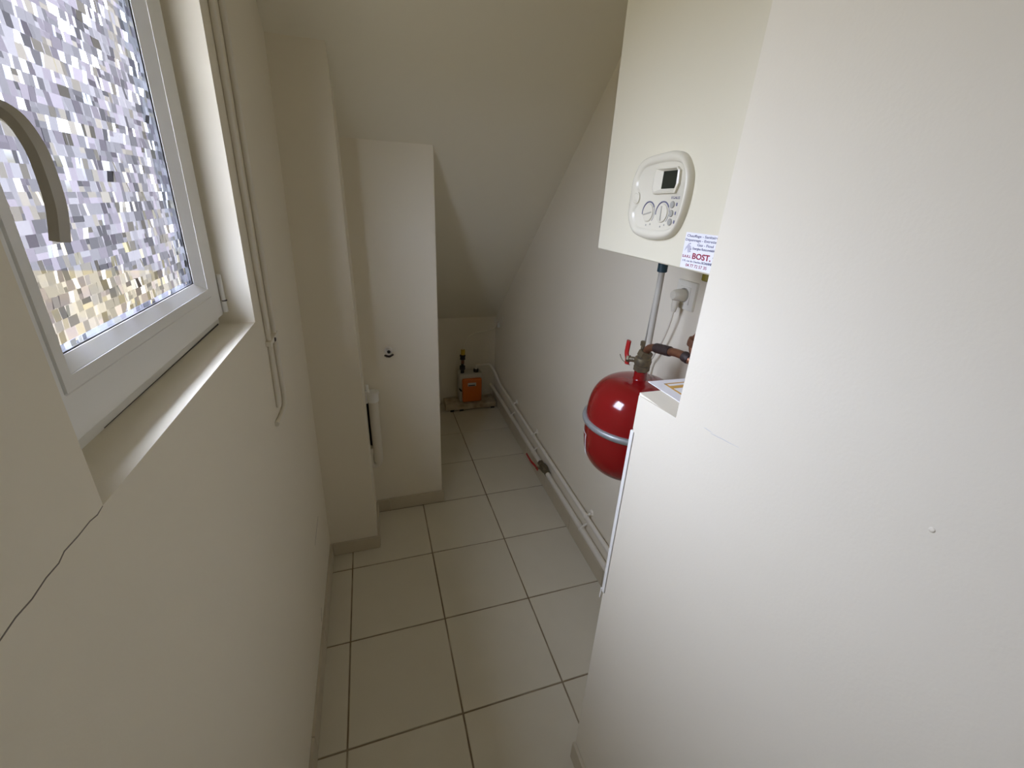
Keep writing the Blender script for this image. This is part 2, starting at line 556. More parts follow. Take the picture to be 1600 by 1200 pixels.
b = BM(); rect_ring(b, GY0 - 0.002, GY1 + 0.005, GZ0 - 0.001, GZ1 + 0.001, GY0 + 0.0022, GY1 + 0.0005, GZ0 + 0.0035, GZ1 - 0.002, 0.0640, 0.0652, 0.0810)
lean(b); obj('gasket', b, m_gasket, sash)


def mosaic():
    bm = BM()
    lay = bm.loops.layers.float_color.new('cell')
    rz = 0.0118
    z = GZ0 - 0.002
    r = random.Random(11)
    d0 = 0.068
    while z < GZ1 + 0.002:
        h = rz * r.uniform(0.85, 1.15)
        y = GY0 - 0.006
        while y < GY1 + 0.008:
            k = r.random()
            w = rz * (r.choice((0.35, 0.5, 0.6, 0.8)) if k > 0.76 else r.choice((0.6, 0.8, 0.9, 1.0, 1.2, 1.6)))
            sub = [(z, h)]
            if r.random() < 0.2: sub = [(z, h * 0.5), (z + h * 0.5, h * 0.5)]
            for (zz, hh) in sub:
                if k > 0.76 and len(sub) == 1:
                    a = 1.0
                    g = r.choice((0.06, 0.09, 0.16, 0.3))
                    ty, tz = r.gauss(0, 0.10), r.gauss(0.05, 0.10)
                else:
                    a = 0.0
                    g = r.choice((0.28, 0.38, 0.46, 0.55, 0.62, 0.7, 0.78, 0.86, 0.98))
                    ty, tz = r.gauss(0, 0.04), r.gauss(0, 0.04)
                hue = r.random()
                c = (g * 0.97, g * 0.99, g) if hue < 0.55 else ((g, g * 0.96, g * 1.03) if hue < 0.82 else (g, g * 0.97, g * 0.80))
                vs = []
                for (yy, zq) in ((y + 0.0001, zz), (y + w, zz), (y + w, zz + hh), (y + 0.0001, zz + hh)):
                    dx = ty * (yy - y - w / 2) + tz * (zq - zz - hh / 2)
                    vs.append(bm.verts.new((XW - d0 + max(-0.004, min(0.004, dx)), yy, zq)))
                f = bm.faces.new(vs)
                for lp in f.loops: lp[lay] = (*c, a)
            y += w
        z += h
    lean(bm)
    return bm


pane = obj('patterned_pane', mosaic(), m_glass, sash, kind='stuff', recalc=False)
# handle
HB = XW - 0.054
b = BM(); box(b, HB - 0.002, HB + 0.009, -0.364, -0.330, 1.575, 1.647, 0.004); lean(b)
hb = obj('handle', b, m_handle, win, smooth=40)
b = BM()
hp = smooth_path([(HB + 0.006, -0.347, 1.617), (HB + 0.024, -0.347, 1.618), (HB + 0.040, -0.347, 1.610), (HB + 0.0475, -0.347, 1.592), (HB + 0.0495, -0.347, 1.572), (HB + 0.0490, -0.347, 1.545), (HB + 0.0440, -0.347, 1.518)], 6)
tube(b, hp, 0.0092, 6, squash=(0.80, 1.0), upv=(0, 1, 0))
bmesh.ops.bevel(b, geom=list(b.edges), offset=0.0012, segments=2, affect='EDGES') if False else None
lean(b)
obj('grip', b, m_handle, hb, smooth=32)
# hinge at the far lower corner
b = BM(); cyl(b, (XW - 0.050, 0.190, 1.322), (XW - 0.050, 0.190, 1.345), 0.0055, 14); cyl(b, (XW - 0.050, 0.190, 1.347), (XW - 0.050, 0.190, 1.40), 0.0045, 14)
lean(b); obj('hinge', b, m_pvc, win, smooth=40)
b = BM(); cyl(b, (XW - 0.048, 0.191, 1.3448), (XW - 0.048, 0.191, 1.3472), 0.0049, 12); lean(b); obj('hinge_pin', b, m_gasket, win)
b = BM(); ribbon(b, [(XW - 0.0672, y, WZ0 + 0.0012) for y in (-0.27, -0.12, 0.0, 0.1, 0.187)], [0.0003, 0.0006, 0.0014, 0.0026, 0.0032], (1, 0, 0)); lean(b)
obj('sill_gap', b, m_gasket, win)

# ------------------------------------------------------------------ boiler
BF = 0.72
boiler = thing('boiler', (0.89, -0.095, 1.467), 'tall cream wall-hung gas boiler with dial panel, above the red vessel', 'boiler')
b = BM(); box(b, BF, XR(0) - 0.004, -0.315, 0.127, 1.468, 2.16, 0.004, seg=3)
obj('casing', b, m_enamel, boiler, smooth=40)
# control panel: the photographed outline, lofted into a rounded ivory moulding
OUT = [(-0.135, 1.658), (-0.151, 1.652), (-0.163, 1.641), (-0.174, 1.626), (-0.178, 1.612), (-0.179, 1.596), (-0.178, 1.577), (-0.174, 1.556), (-0.164, 1.534), (-0.148, 1.519), (-0.117, 1.511), (-0.085, 1.509), (-0.053, 1.511), (-0.027, 1.519), (-0.010, 1.536), (0.0, 1.56), (0.001, 1.584), (-0.001, 1.608), (-0.010, 1.629), (-0.025, 1.648), (-0.053, 1.656), (-0.091, 1.6595), (-0.114, 1.6605)]
INN = [(-0.026, 1.607), (-0.028, 1.620), (-0.040, 1.635), (-0.064, 1.640), (-0.104, 1.643), (-0.133, 1.642), (-0.150, 1.638), (-0.162, 1.626), (-0.168, 1.602), (-0.168, 1.574), (-0.164, 1.552), (-0.155, 1.537), (-0.134, 1.530), (-0.098, 1.528), (-0.048, 1.530), (-0.032, 1.543), (-0.026, 1.559), (-0.042, 1.577), (-0.043, 1.588), (-0.033, 1.597)]


def closed_smooth(pts, n):
    m = len(pts)
    out = []
    for i in range(m):
        p0, p1, p2, p3 = [Vector(pts[(i + k - 1) % m]) for k in range(4)]
        for k in range(n):
            t = k / n
            out.append(0.5 * ((2 * p1) + (p2 - p0) * t + (2 * p0 - 5 * p1 + 4 * p2 - p3) * t * t + (3 * p1 - p0 - 3 * p2 + p3) * t ** 3))
    return out


def resample(pts, N, start):
    m = len(pts)
    k0 = min(range(m), key=lambda i: (pts[i] - start).length)
    pts = pts[k0:] + pts[:k0]
    pts = pts + [pts[0]]
    ln = [0]
    for a, c in zip(pts[:-1], pts[1:]): ln.append(ln[-1] + (c - a).length)
    out = []
    j = 0
    for i in range(N):
        s = ln[-1] * i / N
        while ln[j + 1] < s: j += 1
        t = (s - ln[j]) / max(1e-9, ln[j + 1] - ln[j])
        out.append(pts[j].lerp(pts[j + 1], t))
    return out


def by_angle(pts, N, c):
    """resample a star-shaped outline at N equal angles about c"""
    out = []
    m = len(pts)
    for k in range(N):
        a = 2 * math.pi * k / N
        d = Vector((math.cos(a), math.sin(a)))
        best = 0
        for i in range(m):
            p, q = pts[i] - c, pts[(i + 1) % m] - c
            e_ = q - p
            den = d.x * e_.y - d.y * e_.x
            if abs(den) < 1e-12: continue
            t = (p.x * e_.y - p.y * e_.x) / den
            s = (p.x * d.y - p.y * d.x) / den
            if t > 0 and -1e-6 <= s <= 1 + 1e-6: best = max(best, t)
        out.append(c + d * best)
    return out


CEN = Vector((-0.098, 1.584))
NO = 96
oo = by_angle(closed_smooth(OUT, 5), NO, CEN)
ii = by_angle(closed_smooth(INN, 5), NO, CEN)
def loop_at(f, x): return [(x, *(o_.lerp(i_, f))) for o_, i_ in zip(oo, ii)]
b = BM()
rings(b, [loop_at(0, BF + 0.001), loop_at(0, BF - 0.004), loop_at(0.02, BF - 0.0055), loop_at(0.08, BF - 0.0095), loop_at(0.25, BF - 0.0130), loop_at(0.5, BF - 0.0142), loop_at(0.8, BF - 0.0132), loop_at(0.95, BF - 0.0112), loop_at(1.0, BF - 0.0100), loop_at(1.04, BF - 0.0096)], cap0=False)
panel = obj('control_panel', b, m_panel, boiler, smooth=60)
PF = BF - 0.0096          # face of the panel
# display: sloped bezel around a sunken dark screen
bz = [(-0.084, 1.634), (-0.144, 1.634), (-0.153, 1.628), (-0.155, 1.607), (-0.149, 1.592), (-0.086, 1.590), (-0.081, 1.600), (-0.081, 1.624)]
lc = [(-0.1035, 1.6275), (-0.1425, 1.6282), (-0.1425, 1.6282), (-0.1432, 1.600), (-0.1432, 1.600), (-0.1035, 1.5992), (-0.1035, 1.5992), (-0.1035, 1.6275)]
md = [(-0.0875, 1.6315), (-0.1445, 1.6315), (-0.150, 1.6275), (-0.1515, 1.607), (-0.147, 1.5945), (-0.0885, 1.5935), (-0.0845, 1.6005), (-0.0845, 1.6230)]
b = BM(); rings(b, [[(PF + 0.001, y, z) for y, z in bz], [(PF - 0.005, y, z) for y, z in bz], [(PF - 0.0065, y, z) for y, z in md], [(PF - 0.0004, y, z) for y, z in lc]], cap0=False, cap1=False)
bmesh.ops.remove_doubles(b, verts=b.verts, dist=1e-6)
obj('display_bezel', b, m_panel, panel)
b = BM(); box(b, PF - 0.0008, PF + 0.002, -0.1436, -0.1030, 1.5988, 1.6286); obj('display', b, m_lcd, panel)
# two dials with a slot across and a printed arc round them
for (cy, cz, sl) in ((-0.0745, 1.557, [(-0.062, 1.553), (-0.087, 1.5585)]), (-0.118, 1.558, [(-0.117, 1.570), (-0.1185, 1.545)])):
    b = BM(); lathe(b, [(0.0165, -0.003), (0.0165, 0.0012), (0.0155, 0.0024), (0.013, 0.0028), (0.0005, 0.0028)], (PF, cy, cz), (-1, 0, 0), 36)
    a_, c2 = Vector((PF - 0.0026, *sl[0])), Vector((PF - 0.0026, *sl[1]))
    dv = (c2 - a_).normalized(); nv = Vector((0, -dv.z, dv.y)) * 0.0011
    rings(b, [[a_ - nv, a_ + nv, c2 + nv, c2 - nv], [p + Vector((-0.0012, 0, 0)) for p in (a_ - nv, a_ + nv, c2 + nv, c2 - nv)]], mi=1)
    obj('dial', b, [m_knob, m_slot], panel, smooth=40)
    b = BM()
    arc = [(PF - 0.0002, cy + 0.0195 * math.cos(t), cz + 0.0195 * math.sin(t)) for t in [math.radians(225 - 235 * k / 24) for k in range(25)]]
    tube(b, arc[8:], 0.0013, 6, mi=0); tube(b, arc[:9], 0.0005, 6, mi=0)
    obj('dial_arc', b, m_ink, panel)
for (cy, cz) in ((-0.144, 1.573), (-0.1443, 1.5585), (-0.1446, 1.544)):
    b = BM(); lathe(b, [(0.0060, -0.002), (0.0060, 0.0012), (0.0052, 0.0022), (0.0005, 0.0026)], (PF, cy, cz), (-1, 0, 0), 24); obj('push_button', b, m_btn, panel, smooth=40)
    b = BM(); box(b, PF - 0.0003, PF + 0.001, cy - 0.0128, cy - 0.0095, cz - 0.002, cz + 0.0035); obj('button_symbol', b, m_ink, panel)
for (cy, cz) in ((-0.072, 1.5345), (-0.0855, 1.537), (-0.1175, 1.5345), (-0.129, 1.538)):
    b = BM(); box(b, PF - 0.0003, PF + 0.001, cy - 0.0014, cy + 0.0014, cz - 0.0016, cz + 0.0016); obj('dial_symbol', b, m_btn, panel)
b = BM(); lathe(b, [(0.012, -0.003), (0.0112, 0.0045), (0.009, 0.0052), (0.0075, 0.0040), (0.006, 0.0046), (0.0005, 0.0050)], (PF + 0.0005, -0.0305, 1.5825), (-1, 0, 0), 28)
obj('lock_button', b, m_panel, panel, smooth=40)

TXR = Matrix(((0, 0, -1), (-1, 0, 0), (0, 1, 0))).to_4x4()   # text x -> -y, text y -> z, facing -x


def text(name, s, m, parent, x, y_left, z_base, width, height, rot=0.0, th=0.0003, bold=0.0):
    """lettering as a thin mesh, its left end at y_left, fitted to width and cap height"""
    cu = bpy.data.curves.new(name, 'FONT')
    cu.body = s
    cu.size = 1.0
    cu.extrude = 0.02
    cu.offset = bold
    cu.resolution_u = 3
    t = bpy.data.objects.new(name, cu)
    me = bpy.data.meshes.new_from_object(t)
    bpy.data.objects.remove(t)
    xs = [v.co.x for v in me.vertices]
    x0, w = min(xs), max(xs) - min(xs)
    sc = Matrix.Diagonal((width / w, height / 0.70, th / 0.04, 1)) @ Matrix.Translation((-x0, 0, 0))
    me.transform(Matrix.Translation(Vector((x, y_left, z_base)) - ORG[parent.name]) @ TXR @ Matrix.Rotation(rot, 4, 'Z') @ sc)
    me.materials.append(m)
    me.name = name
    o = bpy.data.objects.new(name, me)
    COL.objects.link(o)
    o.parent = parent
    ORG[o.name] = ORG[parent.name]
    return o


text('maker_lettering', 'EGALIS', m_inkb, panel, PF - 0.0002, -0.1375, 1.5825, 0.023, 0.0042)
# installer's sticker
b = BM(); box(b, BF - 0.0004, BF + 0.001, -0.272, -0.1835, 1.4715, 1.5305)
stk = obj('sticker', b, m_stk, boiler, label='white installer sticker with blue and dark red lettering')
SR = 0.022
SX = BF - 0.0005
for s, m, y, z, w, h, bd in (
        ('Chauffage - Sanitaire', m_ink, -0.1905, 1.5232, 0.0745, 0.0040, 0.012),
        ('D\u00e9pannage - Entretien', m_ink, -0.1885, 1.5165, 0.078, 0.0040, 0.012),
        ('Gaz - Fioul', m_ink, -0.2200, 1.5102, 0.038, 0.0042, 0.012),
        ('Energies Renouvelables', m_ink, -0.2105, 1.5038, 0.056, 0.0040, 0.012),
        ('S.A.R.L', m_inkr, -0.1880, 1.4890, 0.0215, 0.0042, 0.02),
        ('BOST.', m_inkr, -0.2135, 1.4890, 0.0445, 0.0092, 0.028),
        ('\u00b0', m_ink, -0.2615, 1.4905, 0.0032, 0.0065, 0.0),
        ('119, rue de Charlieu', m_ink, -0.1905, 1.4822, 0.0465, 0.0032, 0.010),
        ('ROANNE', m_ink, -0.2390, 1.4832, 0.0240, 0.0036, 0.03),
        ('04 77 72 57 35', m_inkr, -0.2010, 1.4744, 0.052, 0.0050, 0.008)):
    text('sticker_lettering', s, m, stk, SX, y + 0.003, z, w, h, SR, bold=bd)
# the pale flame-like emblem on the sticker
b = BM()
em = [(-0.1905, 1.4990), (-0.1925, 1.5060), (-0.1965, 1.5105), (-0.1985, 1.5135), (-0.2005, 1.5105), (-0.2045, 1.5085), (-0.2065, 1.5060), (-0.2040, 1.5045), (-0.2060, 1.5015), (-0.2035, 1.4985), (-0.2005, 1.4972), (-0.1985, 1.5000), (-0.1965, 1.5055), (-0.1940, 1.5030)]
prism(b, [(y + 0.003, z) for y, z in em], 0, SX + 0.0008, SX - 0.0001)
box(b, SX - 0.0003, SX + 0.0005, -0.2040, -0.2020, 1.5030, 1.5048, mi=1); box(b, SX - 0.0003, SX + 0.0005, -0.2035, -0.2013, 1.4990, 1.5000, mi=1)
box(b, SX - 0.0003, SX + 0.0005, -0.2000, -0.1980, 1.5120, 1.5135, mi=1)
obj('sticker_emblem', b, [m_stkg, m_ink], stk)
# fittings under the casing
b = BM(); cyl(b, (0.905, 0.1085, 1.414), (0.905, 0.1085, 1.470), 0.0125, 18)
obj('teal_union', b, m_teal, boiler, smooth=40, label='dark teal union nut under the casing')
b = BM(); cyl(b, (0.95, -0.012, 1.412), (0.95, -0.012, 1.4685), 0.017, 20); hexa(b, (0.95, -0.012, 1.44), (0.95, -0.012, 1.452), 0.021)
obj('gas_cap', b, m_yel2, boiler, smooth=40, label='olive yellow cap under the casing')

# white discharge pipe, open below, ending just over the vessel
dp = thing('discharge_pipe', (0.905, 0.1085, 1.20), 'thin white vertical pipe between the boiler and the red vessel', 'pipe')
b = BM(); lathe(b, [(0.0068, 0), (0.0082, 0.0), (0.0082, 0.214), (0.0068, 0.214), (0.0068, 0.02)], (0.905, 0.1085, 1.2), (0.0, 0.0, 1), 18); obj('pipe_run', b, m_gpipe, dp, smooth=40)
tw = thing('wall_wire', (XR(0.33) - 0.004, 0.33, 1.09), 'thin grey wire on the wall behind the vertical white pipe', 'cable')
b = BM(); tube(b, [(XR(0.31) - 0.003, 0.312, 1.56), (XR(0.32) - 0.003, 0.321, 1.379), (XR(0.33) - 0.003, 0.329, 1.254), (XR(0.33) - 0.003, 0.337, 1.09)], 0.0022, 8); obj('wire_run', b, m_btn, tw, smooth=50)

# ------------------------------------------------------------------ red expansion vessel
TX, TY, TZ, TR, TH = 0.900, 0.114, 0.958, 0.1385, 0.155
tank = thing('expansion_vessel', (TX, TY, TZ - TH), 'glossy red expansion vessel with grey band hung behind the low wall', 'pressure vessel')
prof = []
for k in range(41):
    a = -math.pi / 2 + math.pi * k / 40
    cc, ss = math.cos(a), math.sin(a)
    prof.append((TR * max(0, abs(cc)) ** (2 / 3.3), TH * math.copysign(abs(ss) ** (2 / 3.0), ss)))
b = BM(); lathe(b, prof, (TX, TY, TZ), (0, 0, 1), 64); obj('vessel_body', b, m_red, tank, smooth=True)
b = BM(); lathe(b, [(TR - 0.004, -0.009), (TR + 0.004, -0.0095), (TR + 0.0085, -0.0065), (TR + 0.0100, 0.0), (TR + 0.0085, 0.0065), (TR + 0.004, 0.0095), (TR - 0.004, 0.009)], (TX, TY, TZ + 0.020), (0, 0, 1), 64)
obj('band', b, m_band, tank, smooth=50, label='grey steel band')
b = BM(); box(b, TX + TR - 0.01, XR(TY) + 0.001, TY - 0.02, TY + 0.02, TZ + 0.003, TZ + 0.023, 0.002); obj('wall_bracket', b, m_band, tank)
b = BM(); lathe(b, [(0.027, -0.004), (0.021, 0.004), (0.0185, 0.010), (0.0185, 0.030), (0.016, 0.032)], (TX, TY, TZ + TH - 0.006), (0, 0, 1), 24); obj('neck', b, m_red, tank, smooth=40)
# rating label wrapped round the far lower side, its white edge just showing
b = BM()
def side(a, z, out=0.0006):
    k = min(range(len(prof)), key=lambda i: abs(prof[i][1] - (z - TZ)))
    r = prof[k][0] + out
    return (TX + r * math.cos(a), TY + r * math.sin(a), z)
a0, a1 = math.radians(176), math.radians(120)
def patch(a_s, z_s):
    g = [[b.verts.new(side(a_, z_)) for z_ in z_s] for a_ in a_s]
    for i in range(len(g) - 1):
        for j in range(len(z_s) - 1): b.faces.new((g[i][j], g[i + 1][j], g[i + 1][j + 1], g[i][j + 1]))
zs = [0.862 + 0.012 * k for k in range(7)]
patch([math.radians(171), math.radians(168.5)], zs)
patch([math.radians(171 - 3 * k) for k in range(16)], [0.930, 0.934])
patch([math.radians(171 - 3 * k) for k in range(16)], [0.862, 0.866])
obj('rating_label', b, m_paper, tank, label='white framed label mark')

# ball valve on the neck, with its red lever
VZ = TZ + TH + 0.024
valve = thing('ball_valve', (TX, TY, VZ), 'brass ball valve with upright red lever on top of the red vessel', 'valve')
b = BM()
hexa(b, (TX, TY, VZ), (TX, TY, VZ + 0.018), 0.0225)
lathe(b, [(0.016, 0.016), (0.0225, 0.020), (0.0245, 0.030), (0.0225, 0.040), (0.016, 0.045)], (TX, TY, VZ), (0, 0, 1), 20)
obj('valve_body', b, m_brass, valve, smooth=35)
b = BM(); hexa(b, (TX, TY, VZ + 0.042), (TX + 0.003, TY - 0.005, VZ + 0.060), 0.0205); obj('union_nut', b, m_brass, valve, smooth=35)
b = BM(); cyl(b, (TX - 0.012, TY + 0.012, VZ + 0.030), (TX - 0.026, TY + 0.036, VZ + 0.026), 0.008, 12); cyl(b, (TX - 0.022, TY + 0.030, VZ + 0.027), (TX - 0.027, TY + 0.038, VZ + 0.0255), 0.011, 6); obj('valve_stem', b, m_brass, valve, smooth=35)
b = BM()
tube(b, fillet_path([(TX - 0.026, TY + 0.036, VZ + 0.010), (TX - 0.026, TY + 0.037, VZ + 0.026), (TX - 0.027, TY + 0.045, VZ + 0.040), (TX - 0.026, TY + 0.043, VZ + 0.078)], 0.01), 0.0088, 12, squash=(1.0, 0.6), upv=(1, 0, 0))
obj('lever', b, m_redp, valve, smooth=50, label='red lever handle')
b = BM(); tube(b, smooth_path([(TX - 0.02, TY + 0.03, VZ + 0.008), (TX - 0.03, TY + 0.055, VZ + 0.015), (TX - 0.034, TY + 0.066, VZ + 0.03)], 4), 0.0012, 6); obj('wire_seal', b, m_brass, valve)
b = BM(); cyl(b, (TX + 0.002, TY + 0.012, VZ + 0.054), (TX + 0.002, TY + 0.014, VZ + 0.080), 0.0062, 10); cyl(b, (TX + 0.002, TY + 0.014, VZ + 0.070), (TX + 0.002, TY + 0.014, VZ + 0.084), 0.008, 6); obj('drain_screw', b, m_brass, valve, smooth=35)

# copper pipe from the valve
cpth = smooth_path([(TX + 0.003, TY - 0.005, VZ + 0.0605), (TX + 0.002, 0.103, 1.206), (TX, 0.086, 1.216), (TX, 0.058, 1.223), (0.9, 0.020, 1.229), (0.9, -0.010, 1.235), (0.9, -0.040, 1.237), (0.905, -0.065, 1.231), (0.912, -0.085, 1.214), (0.93, -0.115, 1.175), (0.95, -0.14, 1.13)], 6)
cop = thing('copper_pipe', (0.9, -0.01, 1.23), 'short bent copper pipe with dark tape wraps above the red vessel', 'pipe')
b = BM(); tube(b, cpth, 0.0105, 16); obj('pipe_run', b, m_copper, cop, smooth=50)
b = BM(); tube(b, cpth[16:27], [0.0128, 0.0136, 0.0131, 0.0137, 0.0132, 0.0138, 0.0131, 0.0137, 0.0133, 0.0136, 0.0125], 16); obj('tape_wrap', b, m_wrap, cop, smooth=50, label='dark tape wrap')
b = BM(); tube(b, cpth[36:41], [0.0125, 0.0135, 0.013, 0.0135, 0.0125], 16); obj('tape_wrap', b, m_wrap, cop, smooth=50, label='dark tape wrap')
b = BM(); tube(b, cpth[48:54], [0.014, 0.0145, 0.0145, 0.0145, 0.0145, 0.014], 16); obj('elbow', b, m_wrap, cop, smooth=50)

c2_ = thing('boiler_tail_pipe', (0.902, -0.07, 1.24), 'stub of dark copper fitting beside the edge of the tall white wall', 'pipe')
b = BM(); tube(b, smooth_path([(0.905, -0.100, 1.466), (0.905, -0.094, 1.36), (0.902, -0.070, 1.30), (0.900, -0.062, 1.285), (0.900, -0.064, 1.262), (0.902, -0.085, 1.24)], 6), 0.0085, 14); obj('pipe_run', b, m_copper, c2_, smooth=50)
b = BM(); lathe(b, [(0.009, 0), (0.0155, 0.003), (0.0165, 0.012), (0.0155, 0.021), (0.009, 0.024)], (0.900, -0.063, 1.268), (0, -0.2, 1), 16); obj('union_nut', b, m_copper, c2_, smooth=35)

# ------------------------------------------------------------------ socket, plug and its cord
XS = XR(0.18)
sock = thing('wall_socket', (XS, 0.178, 1.296), 'square cream power socket with a plug in it, under the boiler', 'socket')
b = BM(); box(b, XS - 0.010, XS + 0.002, 0.138, 0.218, 1.296, 1.377, 0.003); obj('socket_plate', b, m_socket, sock, smooth=40)
b = BM(); box(b, XS - 0.012, XS - 0.008, 0.156, 0.201, 1.312, 1.361, 0.0015); obj('socket_insert', b, m_socket, sock, smooth=40)
b = BM(); lathe(b, [(0.0205, 0), (0.0205, 0.0024), (0.0188, 0.0024), (0.0188, 0.0)], (XS - 0.012, 0.179, 1.337), (-1, 0, 0), 28); obj('socket_well', b, m_slot, sock, smooth=40)
plug = thing('power_plug', (XS - 0.03, 0.180, 1.29), 'cream round power plug in the socket, its cord hanging towards the copper pipe', 'plug')
b = BM(); lathe(b, [(0.0180, 0), (0.0185, 0.008), (0.0175, 0.022), (0.0150, 0.034), (0.012, 0.038), (0.0005, 0.0385)], (XS - 0.0125, 0.179, 1.336), (-1, 0, 0.05), 28); obj('plug_body', b, m_plug, plug, smooth=45)
b = BM(); tube(b, [(XS - 0.034, 0.180, 1.330), (XS - 0.035, 0.181, 1.305), (XS - 0.034, 0.183, 1.288)], [0.0115, 0.010, 0.0062], 14); obj('cord_sleeve', b, m_plug, plug, smooth=45)
b = BM(); tube(b, smooth_path([(XS - 0.034, 0.183, 1.290), (XS - 0.033, 0.187, 1.262), (XS - 0.032, 0.194, 1.235), (XS - 0.030, 0.207, 1.198), (XS - 0.028, 0.222, 1.166), (XS - 0.026, 0.245, 1.125), (XS - 0.022, 0.262, 1.095), (XS - 0.016, 0.268, 1.03), (XS - 0.010, 0.262, 0.90), (XS - 0.010, 0.262, 0.32)], 6), 0.0030, 10); obj('cord', b, m_cable, plug, smooth=50)

# ------------------------------------------------------------------ leaflet on the ledge, white panel on the end of the low wall
leaf = thing('leaflet', (0.80, -0.24, LZ), 'white leaflet with an ochre frame lying on the low wall', 'leaflet')
b = BM()
pa = [(0.712, -0.166), (0.925, -0.172), (0.925, -0.318), (0.714, -0.316)]
rings(b, [[(x, y, LZ + 0.0008) for x, y in pa], [(x, y, LZ + 0.0022) for x, y in pa]])
obj('sheet', b, m_paper, leaf)
b = BM()
def strip(x0, y0, x1, y1): box(b, x0, x1, y0, y1, LZ + 0.0021, LZ + 0.0026)
strip(0.737, -0.300, 0.7415, -0.184); strip(0.737, -0.1875, 0.91, -0.184); strip(0.7505, -0.290, 0.900, -0.2790) if False else None
strip(0.7415, -0.2085, 0.910, -0.1975)
obj('printed_frame', b, m_orp, leaf, label='ochre printed frame')

ap = thing('access_panel', (0.80, BY1, 0.70), 'thin white upright panel along the end of the low wall', 'panel')
b = BM(); box(b, BX - 0.001, 1.02, BY1 - 0.0085, BY1 + 0.0025, 0.704, 1.154, 0.0015); obj('sheet', b, m_white, ap)
for x in (BX + 0.004, 0.98):
    b = BM(); box(b, x, x + 0.03, BY1 - 0.0148, BY1 - 0.0083, 0.715, 1.14); obj('gap_shade_batten', b, m_wrap, ap)  # battens coloured dark to paint the shade in the gap behind the sheet
b = BM(); box(b, BX - 0.003, BX + 0.02, BY1 + 0.0005, BY1 + 0.0045, 0.680, 0.712, 0.001); obj('lower_clip', b, m_white, ap)

# ------------------------------------------------------------------ pipes along the right wall
def wall_pt(y, z, off): return (XR(y) - off, y, z)
pu = thing('heating_pipe', wall_pt(1.0, 0.255, 0.026), 'upper of two white pipes running low along the boiler wall to the pump', 'pipe')
b = BM()
tube(b, fillet_path([wall_pt(-0.20, 0.246, 0.028), wall_pt(0.5, 0.249, 0.028), wall_pt(1.3, 0.255, 0.028), wall_pt(2.02, 0.262, 0.028), (1.058, 2.165, 0.318), (1.040, 2.215, 0.352), (0.925, 2.215, 0.352), (0.922, 2.215, 0.3225)], 0.03), 0.0105, 16)
obj('pipe_run', b, m_pipe, pu, smooth=50)
for y, z in ((0.507, 0.249), (1.25, 0.2545), (1.668, 0.2585), (-0.1, 0.246)):
    b = BM(); x = XR(y)
    cyl(b, (x - 0.028, y - 0.009, z), (x - 0.028, y + 0.009, z), 0.0138, 16)
    cyl(b, (x - 0.018, y, z + 0.006), (x + 0.002, y, z + 0.016), 0.006, 10)
    lathe(b, [(0.016, 0), (0.015, 0.006), (0.010, 0.010)], (x + 0.001, y, z + 0.016), (-1, 0, 0), 16)
    obj('pipe_clamp', b, m_pipe, pu, smooth=45)
for pts, ys, lab in (
        ([(-0.20, 0.150), (0.5, 0.152), (0.979, 0.152)], (0.535,), 'lower white pipe from the red-levered valve in it forward to the low wall'),
        ([(1.101, 0.152), (1.6, 0.150), (2.295, 0.140)], (1.22, 1.70), 'lower white pipe from the red-levered valve in it back to the dark corner')):
    plo = thing('water_pipe', wall_pt(pts[0][0], 0.15, 0.03), lab, 'pipe')
    b = BM(); tube(b, [wall_pt(y, z, 0.026) for y, z in pts], 0.0135, 16); obj('pipe_run', b, m_pipe, plo, smooth=50)
    for y in ys:
        b = BM(); x = XR(y)
        cyl(b, (x - 0.026, y - 0.007, 0.152), (x - 0.026, y + 0.007, 0.152), 0.0162, 16); cyl(b, (x - 0.02, y, 0.165), (x + 0.002, y, 0.176), 0.006, 10)
        obj('pipe_clamp', b, m_pipe, plo, smooth=45)
XV = XR(1.04) - 0.026
sv = thing('shutoff_valve', (XV, 1.04, 0.152), 'brass shutoff valve with red lever in the lower white pipe', 'valve')
b = BM(); hexa(b, (XV, 0.980, 0.152), (XV, 1.005, 0.152), 0.019); hexa(b, (XV, 1.075, 0.152), (XV, 1.10, 0.152), 0.019)
lathe(b, [(0.014, 0), (0.021, 0.012), (0.0235, 0.035), (0.021, 0.058), (0.014, 0.07)], (XV, 1.005, 0.152), (0, 1, 0), 18)
obj('valve_body', b, m_brass, sv, smooth=35)
b = BM(); cyl(b, (XV - 0.015, 1.04, 0.154), (XV - 0.050, 1.045, 0.160), 0.0075, 12); obj('valve_stem', b, m_brass, sv, smooth=35)
b = BM(); tube(b, fillet_path([(XV - 0.046, 1.025, 0.160), (XV - 0.047, 1.070, 0.161), (XV - 0.056, 1.10, 0.163), (XV - 0.056, 1.185, 0.166)], 0.015), 0.009, 12, squash=(1, 0.4), upv=(1, 0, 0)); obj('lever', b, m_redp, sv, smooth=50, label='red lever handle')

